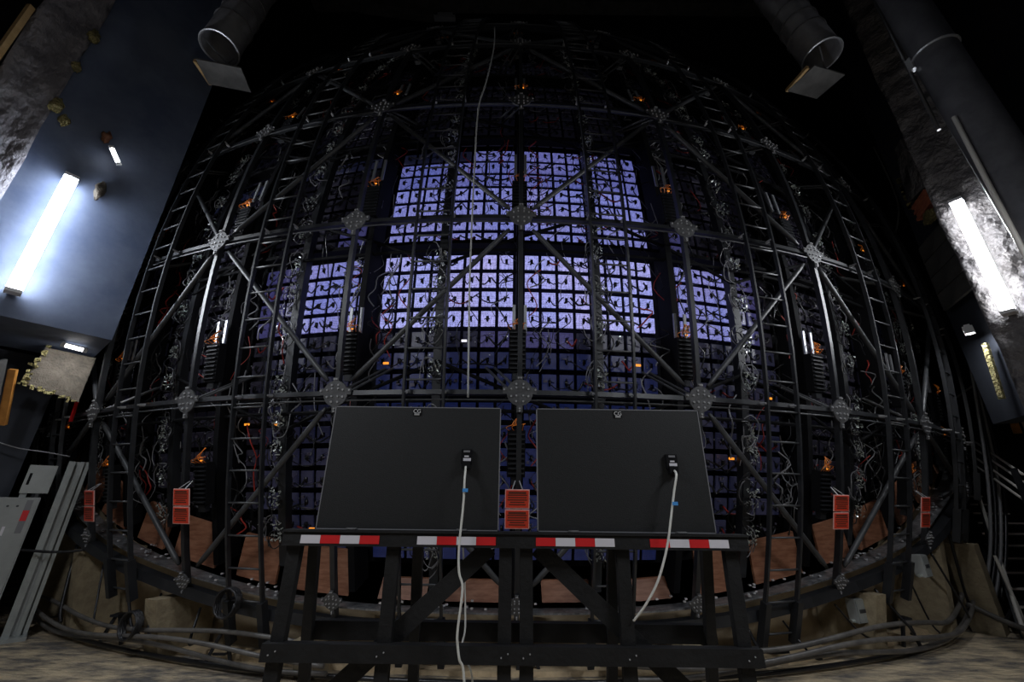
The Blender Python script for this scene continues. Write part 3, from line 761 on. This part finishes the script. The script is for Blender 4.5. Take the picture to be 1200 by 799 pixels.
# coiled black cable under the left beam
for (az, lb_) in ((-20.0, 'coil of black cable hanging under the left beam'), (-13.8, 'coil of black cable hanging by the wide left ladder')):
    c = cyl(11.42, az, .33 if az < -15 else .62); E, N, O = axes(az, 0); pts = []
    for k in range(64): a_ = k*.5; pts.append(c+E*.13*math.cos(a_)+N*.13*math.sin(a_)+O*.0012*k)
    tag(MB().tube(pts, .012, 5).build('cable_coil', M['cable'], smooth=True), lb_, 'cable')

# ------------------------------------------------------------------ left side: mast, cabinet, columns; coordinates here and below mostly taken from image pixels
V = Vector
ms = thing('lift_mast', 'tall grey aluminium mast standing beside the left rim of the dome', 'mast', (-5.93, 5.85, 0))
_d = V((.70, .71, 0)).normalized()     # width direction, perpendicular to the sight line
_n = V((.71, -.70, 0)).normalized()    # towards the viewer
for k, (o_, w_) in enumerate(((0.0, .05), (.10, .022), (.155, .022))):
    MB().box(V((-5.96, 5.82, 1.02))+_d*o_, (w_/2+.008, .04, 1.02), (_d, _n, V((0, 0, 1)))).build('channel', M['mast'], ms)
MB().box(V((-5.96, 5.82, 1.02))+_d*.078-_n*.03, (.07, .01, 1.02), (_d, _n, V((0, 0, 1)))).build('web_plate', M['cabinet'], ms)
MB().box(V((-6.10, 5.62, 1.80)), (.125, .06, .17), (_d, _n, V((0, 0, 1)))).build('head_box', M['cabinet'], ms)
MB().box(V((-6.10, 5.62, 1.80))+_n*.062-_d*.085, (.012, .003, .07), (_d, _n, V((0, 0, 1)))).build('slot', M['matte'], ms)
MB().tube([V((-6.08, 5.64, 1.64)), V((-6.08, 5.64, 1.5))], .05, 10).build('ram', M['black'], ms)
MB().box(V((-6.16, 5.56, 1.58)), (.03, .03, .06), (_d, _n, V((0, 0, 1)))).build('bracket', M['mast'], ms)
MB().box(V((-5.90, 5.82, .02)), (.14, .12, .02), (_d, _n, V((0, 0, 1)))).build('base_plate', M['mast'], ms)
cb = thing('steel_cabinet', 'wide grey steel cabinet with slots and a red label at the left edge', 'cabinet', (-6.22, 5.40, 0))
cc = V((-6.27, 5.44, .80))
MB().box(cc, (.33, .09, .78), (_d, _n, V((0, 0, 1)))).build('body', M['cabinet'], cb)
MB().box(cc+_n*.096, (.315, .006, .765), (_d, _n, V((0, 0, 1)))).build('door', M['cabinet'], cb)
for k in range(3):
    MB().box(cc+_n*.104+V((0, 0, .40))+_d*(-.02+.07*k), (.012, .003, .05), (_d, _n, V((0, 0, 1)))).build('slot', M['white'], cb)
    MB().disc(cc+_n*.104+V((0, 0, .68))+_d*(.0+.08*k), _n, .012, .005, 10).build('door_button', M['step'], cb)
MB().box(cc+_n*.104+V((0, 0, .60))+_d*(-.03), (.010, .003, .03), (_d, _n, V((0, 0, 1)))).build('slot', M['white'], cb)
MB().box(cc+_n*.104+V((0, 0, .56))+_d*(.25), (.028, .003, .19), (_d, _n, V((0, 0, 1)))).build('white_label', M['edge'], cb)
MB().box(cc+_n*.108+V((0, 0, .57))+_d*(.25), (.028, .002, .06), (_d, _n, V((0, 0, 1)))).build('red_label', M['red'], cb)

# columns
def wavybox(name, corner, d, w, depth, z0, z1, m, amp, label, cat, side):
    """wrapped column: front and inner faces finely divided and crumpled"""
    d = V(d).normalized(); n = V((-d.y, d.x, 0)); c0 = V(corner); rnd = random.Random(21+side)
    mb = MB(); nu, nv = 10, 70; U = []
    path = [c0 + n*depth] + [c0] + [c0+d*w*i/nu for i in range(1, nu+1)] + [c0+d*w+n*depth]
    ph = [rnd.uniform(0, 6) for _ in range(8)]
    for j in range(nv+1):
        z = z0+(z1-z0)*j/nv
        for i, p in enumerate(path):
            q = amp*(math.sin(z*2.1+i*.8+ph[0])+.7*math.sin(z*4.7-i*1.3+ph[1])+.5*math.sin(z*9.3+i*2.1+ph[2]))
            e = 0 if i in (0, len(path)-1) else 1
            mb.v.append(V((p.x, p.y, z))+n*q*.6*e+d*q*e*.6)
    L = len(path)
    for j in range(nv):
        for i in range(L-1): a_ = j*L+i; mb.f.append((a_, a_+1, a_+L+1, a_+L))
        mb.f.append((j*L+L-1, j*L, j*L+L, j*L+L+L-1))
    mb.f.append(tuple(range(L))[::-1]); mb.f.append(tuple(nv*L+i for i in range(L)))
    return tag(mb.build(name, m, smooth=True), label, cat)
wavybox('wrapped_column', (-6.12, 3.36, 0), (.50, .87, 0), .50, .6, 0, ZC, M['wrap'], .012, 'plastic-wrapped concrete column at the left edge beside the long lamp', 'column', 0)
wavybox('wrapped_column', (5.62, 4.42, 0), (.52, -.86, 0), .58, .6, 0, ZC, M['wrapdark'], .014, 'dusty wrapped concrete column behind the long right lamp', 'column', 1)
# timber strip and foam bits on the left column
tag(MB().bar((-6.16, 3.32, 6.25), (-6.12, 3.30, 7.35), .05, .06).build('timber_strip', M['wood']), 'raw timber strip on the outer edge of the left column', 'strip')
def blob(c, r, label, m='foam', sx=1, sz=1.6, seed=0):
    rnd = random.Random(seed); mb = MB(); n1, n2 = 7, 10; c = V(c)
    for j in range(n1+1):
        t = math.pi*j/n1
        for i in range(n2):
            a_ = 2*math.pi*i/n2; q = r*(1+rnd.uniform(-.35, .35))
            mb.v.append(c+V((q*sx*math.sin(t)*math.cos(a_), q*math.sin(t)*math.sin(a_), q*sz*math.cos(t))))
    for j in range(n1):
        for i in range(n2): a_ = j*n2+i; b_ = j*n2+(i+1) % n2; mb.f.append((a_, b_, b_+n2, a_+n2))
    tag(mb.build('foam_lump', M[m], smooth=True), label, 'foam', 'spray foam lumps')
blob((-5.86, 3.78, 7.55), .06, 'small pale foam lump high on the right edge of the left column', seed=1)
blob((-5.87, 3.79, 6.95), .05, 'pale foam lump halfway up the right edge of the left column', seed=2)
blob((-5.86, 3.80, 6.25), .06, 'pale foam lump lower on the right edge of the left column', seed=3)
blob((-5.80, 3.90, 6.10), .05, 'lone pale foam lump on the wall right of the left column', seed=4)
blob((-5.55, 4.2, 6.15), .05, 'brown foam lump on the left wall above the small lamp', 'ply', seed=5)
blob((-5.45, 4.32, 5.35), .05, 'ragged pale lump on the wall beside the left lamp', 'tanboard', seed=6, sz=2.5)

# tan board with foam edge on the left wall, behind
def wl(x, y): return V((x, y, 0))
nW = V((.91, .41, 0))
wallbox('wall_left_lower', (-7.3, 4.45), (-6.56, 5.76), 0, 3.44, .2, M['wall'])
bd = thing('insulation_board', 'tan insulation board with ragged foam edges under the left wall lamp', 'board', (-6.0, 5.3, 2.8))
mb = MB(); P4 = [V((-6.20, 5.06, 2.92)), V((-5.84, 5.47, 2.78)), V((-5.84, 5.47, 3.40)), V((-6.16, 5.10, 3.42))]
nW = V((.74, -.66, 0))
mb.v = P4+[p_+nW*.04 for p_ in P4]; mb.f = [(3, 2, 1, 0), (4, 5, 6, 7), (0, 1, 5, 4), (1, 2, 6, 5), (2, 3, 7, 6), (3, 0, 4, 7)]
mb.build('board_sheet', M['tanboard'], bd)
mb = MB(); rnd = random.Random(4)
for k in range(26):
    e = P4[0].lerp(P4[3], k/13) if k < 14 else P4[0].lerp(P4[1], (k-14)/12)
    for q in range(2 if k < 14 else 1): mb.box(e+nW*.05+V((rnd.uniform(-.03, .03), rnd.uniform(-.03, .03), rnd.uniform(-.03, .03))), (rnd.uniform(.01, .03), .015, rnd.uniform(.008, .03)), (V((.66, .74, rnd.uniform(-.4, .4))).normalized(), nW, V((rnd.uniform(-.3, .3), 0, 1)).normalized()))
mb.build('foam_edge', M['foam'], bd, kind='stuff')
tag(MB().bar((-6.20, 4.90, 3.06), (-6.34, 5.16, 2.42), .07, .06).build('orange_timber', M['orangewood']), 'orange timber upright at the left edge above the grey mast', 'timber')  # timber and batten brought nearer, scaled about the camera
tag(MB().bar((-6.14, 4.70, 3.12), (-6.26, 4.92, 2.56), .14, .03, (.9, .4, 0)).build('grey_batten', M['board']), 'pale grey batten beside the orange timber at the left edge', 'timber')
tag(MB().bar((-6.02, 5.62, 2.82), (-6.02, 5.64, 2.55), .025, .03).build('red_marker', M['red']), 'narrow red marker strip beside the left rim of the dome', 'marker')
tag(MB().tube(smoothpath([(-6.55, 5.3, 2.25), (-6.35, 5.45, 2.17), (-6.15, 5.6, 2.14), (-5.98, 5.78, 2.10)], 5), .008, 6).build('slack_wire', M['cable_grey'], smooth=True), 'thin grey wire strung from the left wall to the dome', 'wire')

# ------------------------------------------------------------------ ducts overhead
def duct(a, b, r, label, plate_c):
    root = thing('ventilation_duct', label, 'duct', b); a = V(a); b = V(b); t = (b-a).normalized(); L = (b-a).length
    o = t.orthogonal().normalized(); p = t.cross(o)
    mb = MB(); n = 28                      # open pipe with wall thickness
    for (q, rr) in ((a, r), (b, r), (b, r*.93), (a, r*.93)):
        for i in range(n): a_ = 2*math.pi*i/n; mb.v.append(q+o*rr*math.cos(a_)+p*rr*math.sin(a_))
    for k in range(3):
        for i in range(n): x = k*n+i; y = k*n+(i+1) % n; mb.f.append((x, y, y+n, x+n))
    mb.build('pipe_shell', M['duct'], root, smooth=True)
    for f in (.22, .34, .46, .99, .0, .7):
        c = b-t*L*f*.6; mb = MB(); pts = [c+o*(r+.008)*math.cos(2*math.pi*i/24)+p*(r+.008)*math.sin(2*math.pi*i/24) for i in range(25)]
        mb.tube(pts, .012, 5, cap=False).build('band', M['duct'] if f else M['alu'], root)
    pc = V(plate_c)
    pl = MB().box(pc, (.29, .22, .012), (V((.95, .25, .05)).normalized(), V((-.25, .95, .1)).normalized(), V((0, -.1, 1)).normalized())).build('baffle_plate', M['board'], root)
    MB().bar(pc+V((-.28, -.24, -.01)), pc+V((-.33, .16, .03)), .04, .05).build('baffle_edge', M['wood'], pl)
    for s in (-1, 1): MB().tube([b+o*r*s*.8, pc+V((s*.2, .0, 0))], .012, 6).build('baffle_strut', M['tube'], root)
duct((-4.4, 4.7, 12.5), (-4.42, 4.12, 7.85), .25, 'grey round air duct ending above the upper left of the dome', (-4.42, 4.35, 7.58))
duct((4.2, 4.6, 12.0), (4.55, 4.10, 7.80), .25, 'grey round air duct ending above the upper right of the dome', (4.52, 4.3, 7.52))
tag(MB().tube([(4.93, 3.4, 11.5), (5.04, 3.17, 3.0), (5.03, 3.17, 0.0)], .20, 24).build('drain_pipe', M['duct'], smooth=True), 'thick grey vertical pipe in front of the right wrapped column', 'pipe')
cl = thing('pipe_clamp', 'bright metal clamp ring round the thick vertical pipe at the upper right', 'clamp', (5.02, 3.22, 6.62))
pts = [V((4.993+.206*math.cos(a_*math.pi/12), 3.268+.206*math.sin(a_*math.pi/12), 6.62)) for a_ in range(25)]
MB().tube(pts, .016, 6, cap=False).build('ring', M['alu'], cl); MB().box((4.82, 3.39, 6.60), (.03, .03, .09)).build('lug', M['alu'], cl)
tag(MB().tube([(4.78, 3.24, 5.55), (4.80, 3.26, 2.6)], .022, 8).build('thin_conduit', M['railsteel'], smooth=True), 'thin bright conduit running down beside the thick right pipe', 'conduit')
tag(MB().tube([(4.84, 3.45, 12.0), (4.84, 3.45, 5.6)], .018, 8).build('thin_conduit', M['cable'], smooth=True), 'thin black conduit high beside the thick right pipe', 'conduit')
# overhead beam
tag(MB().box((0.8, 8.55, 17.0), (7.5, .20, .25)).build('ceiling_beam', M['board']), 'long dark horizontal beam under the ceiling along the top edge', 'beam')
tag(MB().bar((-4.5, 7.5, 14.8), (-2.6, 8.4, 15.9), .2, .2).build('ceiling_strut', M['board']), 'short slanted grey strut under the ceiling at the upper left', 'strut')

# ------------------------------------------------------------------ right side: brick stub, boards, foam, stairs
wallbox('wall_right_pier', (6.98, 5.93), (6.30, 4.42), 2.72, ZC, .25, M['wall'])
st = thing('brick_stub', 'tapering grey stub of wall with orange bricks and yellow foam, upper right', 'masonry', (6.46, 5.1, 5.8))  # stub, boards and foam seam scaled down about the camera to bring them nearer
nR = V((-.91, .41, 0)); tR = V((-.41, -.91, 0))
mb = MB(); q4 = [V((6.48, 5.16, 7.18)), V((6.39, 4.96, 7.18)), V((6.34, 4.84, 6.13)), V((6.58, 5.39, 6.25))]
q4 = [q_-nR*.06 for q_ in q4]; mb.v = q4+[q_+nR*.16 for q_ in q4]; mb.f = [(3, 2, 1, 0), (4, 5, 6, 7), (0, 1, 5, 4), (1, 2, 6, 5), (2, 3, 7, 6), (3, 0, 4, 7)]
mb.build('concrete_stub', M['wrapdark'], st)
for k in range(5):
    for j in range(2):
        c = V((6.46, 5.11, 6.10-.056*k))+nR*.03+tR*(-.14+.23*j+(.05 if k % 2 else 0)); MB().box(c, (.108, .08, .024), (tR, nR, V((0, 0, 1)))).build('brick', M['brick'], st)
mb = MB(); rnd = random.Random(8)
for k in range(12): mb.box(V((6.42, 5.02, 5.74))+nR*.08+tR*rnd.uniform(-.16, .16)+V((0, 0, rnd.uniform(-.07, .05))), (.05, .04, .035), (tR, nR, V((0, 0, 1))))
for k in range(14): mb.box(V((6.60, 5.44, 6.35+rnd.uniform(-.2, .45)))+nR*.06, (.02, .02, .03))
mb.build('foam_bits', M['foam'], st, kind='stuff')
lap = thing('lap_siding', 'dark grey lapped boards on the right wall left of the long lamp', 'siding', (6.5, 5.2, 4.4))
for k in range(4):
    c = V((6.56, 5.30, 5.42-.285*k))+nR*.03; MB().box(c, (.44, .02, .135), (tR, (nR+V((0, 0, .14))).normalized(), V((0, 0, 1)))).build('board', M['board'], lap)
tag(MB().bar(V((6.53, 5.25, 3.71)), V((6.56, 5.35, 2.95)), .04, .06).build('foam_seam', M['foam']), 'long thin seam of yellow foam down the right wall below the small lamp', 'foam')
wn = thing('timber_window', 'orange timber frame with a pale pane at the right edge above the stairs', 'window', (10.1, 7.9, 3.2))
MB().bar(V((10.43, 8.25, 4.1))+nR*.18, V((10.45, 8.3, 3.0))+nR*.18, .10, .08).build('frame_upright', M['orangewood'], wn)
MB().bar(V((10.43, 8.25, 4.1))+nR*.18, V((9.7, 6.7, 4.1))+nR*.18, .08, .08).build('frame_top', M['orangewood'], wn)
MB().box(V((10.05, 7.42, 3.5))+nR*.14, (.8, .01, .6), (tR, nR, V((0, 0, 1)))).build('pane', M['nosing'], wn)
tag(MB().tube([V((10.7, 9.3, 4.0))+nR*.25, V((9.9, 7.5, 4.25))+nR*.25], .02, 6).build('thin_conduit', M['railsteel']), 'thin pale conduit crossing the right wall above the stairs', 'conduit')
stn = thing('staircase', 'dark metal staircase with pale nosings climbing away at the right edge', 'stairs', (7.6, 6.9, 0))
sx, sy, run, rise = 7.17, 6.78, .35, .18
for k in range(16):
    x0 = sx+(5.45/14)*k*.92; y0 = sy+run*k; z = rise*k+.05
    xr = min(12.2, 8.3+.41/.91*(y0-4)); 
    if xr-x0 < .3: break
    t_ = MB().box(((x0+xr)/2, y0+run/2, z-.02), ((xr-x0)/2, run/2+.01, .02)).build('tread', M['step'], stn)
    MB().box(((x0+xr)/2, y0-.008, z-.012), ((xr-x0)/2, .012, .016)).build('nosing', M['nosing'], t_)
    MB().box(((x0+xr)/2, y0+run, z+rise/2-.04), ((xr-x0)/2, .008, rise/2-.01)).build('riser', M['matte'], stn)
MB().bar((sx-.06, sy-.05, .10), (sx+5.0*.92, sy+run*14, rise*14+.1), .05, .28).build('stringer', M['black'], stn)
MB().tube([(7.1, 6.62, .06), (7.02, 6.62, .95)], .02, 8).build('newel', M['railsteel'], stn)
gr = thing('stair_guardrail', 'four slanting pale steel rails above the right staircase', 'handrail', (8.3, 7.4, 1.6))
for (A, B) in (((9.05, 8.17, 2.85), (6.9, 5.76, 2.02)), ((9.02, 8.2, 2.72), (6.9, 5.78, 1.92)), ((9.0, 8.23, 2.56), (6.87, 5.8, 1.79)), ((8.97, 8.26, 2.42), (6.86, 5.83, 1.69))):
    MB().tube([A, B], .017, 8).build('rail', M['railsteel'], gr)
MB().bar((9.03, 8.22, 2.95), (9.03, 8.22, 1.6), .05, .05).build('post', M['black'], gr)
MB().bar((6.85, 5.8, 2.1), (6.85, 5.8, 0), .05, .05).build('post', M['black'], gr)
# leaning black guard in front of the stairs' left side
gd = thing('stair_side_guard', 'black sloping side guard with pale edge along the left of the stairs', 'guard', (7.0, 6.9, 0))
MB().tube([(6.72, 6.33, .10), (8.72, 8.1, 2.05)], .025, 8).build('sloping_edge', M['railsteel'], gd)
for k in range(3):
    t = (k+.4)/3; p0 = V((6.72, 6.33, .10)).lerp(V((8.72, 8.1, 2.05)), t); MB().bar(p0, V((p0.x-.25, p0.y+.1, .0)), .03, .03).build('upright', M['black'], gd)
MB().bar((6.70, 6.36, .06), (8.62, 8.05, 1.85), .02, .22).build('side_sheet', M['black'], gd)
conduit([(6.35, 6.6, .35), (6.6, 6.35, .18), (6.95, 6.15, .05)], .035, 'grey pipe running to the floor beside the stairs')
for k in range(4):
    conduit([cyl(11.45+.05*k, 37.5+.4*k, .35), cyl(11.7+.05*k, 39.5+.5*k, 1.1), cyl(11.95+.05*k, 41+.6*k, 2.2), cyl(12.25, 41+.6*k, 4.0)], .022, ['first', 'second', 'third', 'fourth'][k]+' upright cable from the dome, beside its right rim by the stairs', 'cable' if k % 2 else 'cable_grey')
# concrete pier at the end of the kerb
tag(MB().box(cyl(11.45, 36.2, .55), (.2, .16, .55), (V((.8, .6, 0)), V((-.6, .8, 0)), V((0, 0, 1)))).build('concrete_pier', M['post']), 'tan concrete pier at the right end of the kerb by the stairs', 'pier')
# loose wires trailing at the left and right rims
for (a, b, c, lb_) in (((-7.2, 6.6, 7.6), (-6.8, 6.3, 6.2), (-7.0, 6.5, 4.9), 'slack black wire outside the upper left rim of the dome'),
                       ((8.6, 7.4, 9.6), (8.5, 7.3, 7.8), (8.0, 7.4, 6.6), 'slack grey wire looping outside the upper right rim of the dome')):
    tag(MB().tube(smoothpath([a, b, c], 8), .018, 6).build('slack_wire', M['cable_grey'], smooth=True), lb_, 'wire')
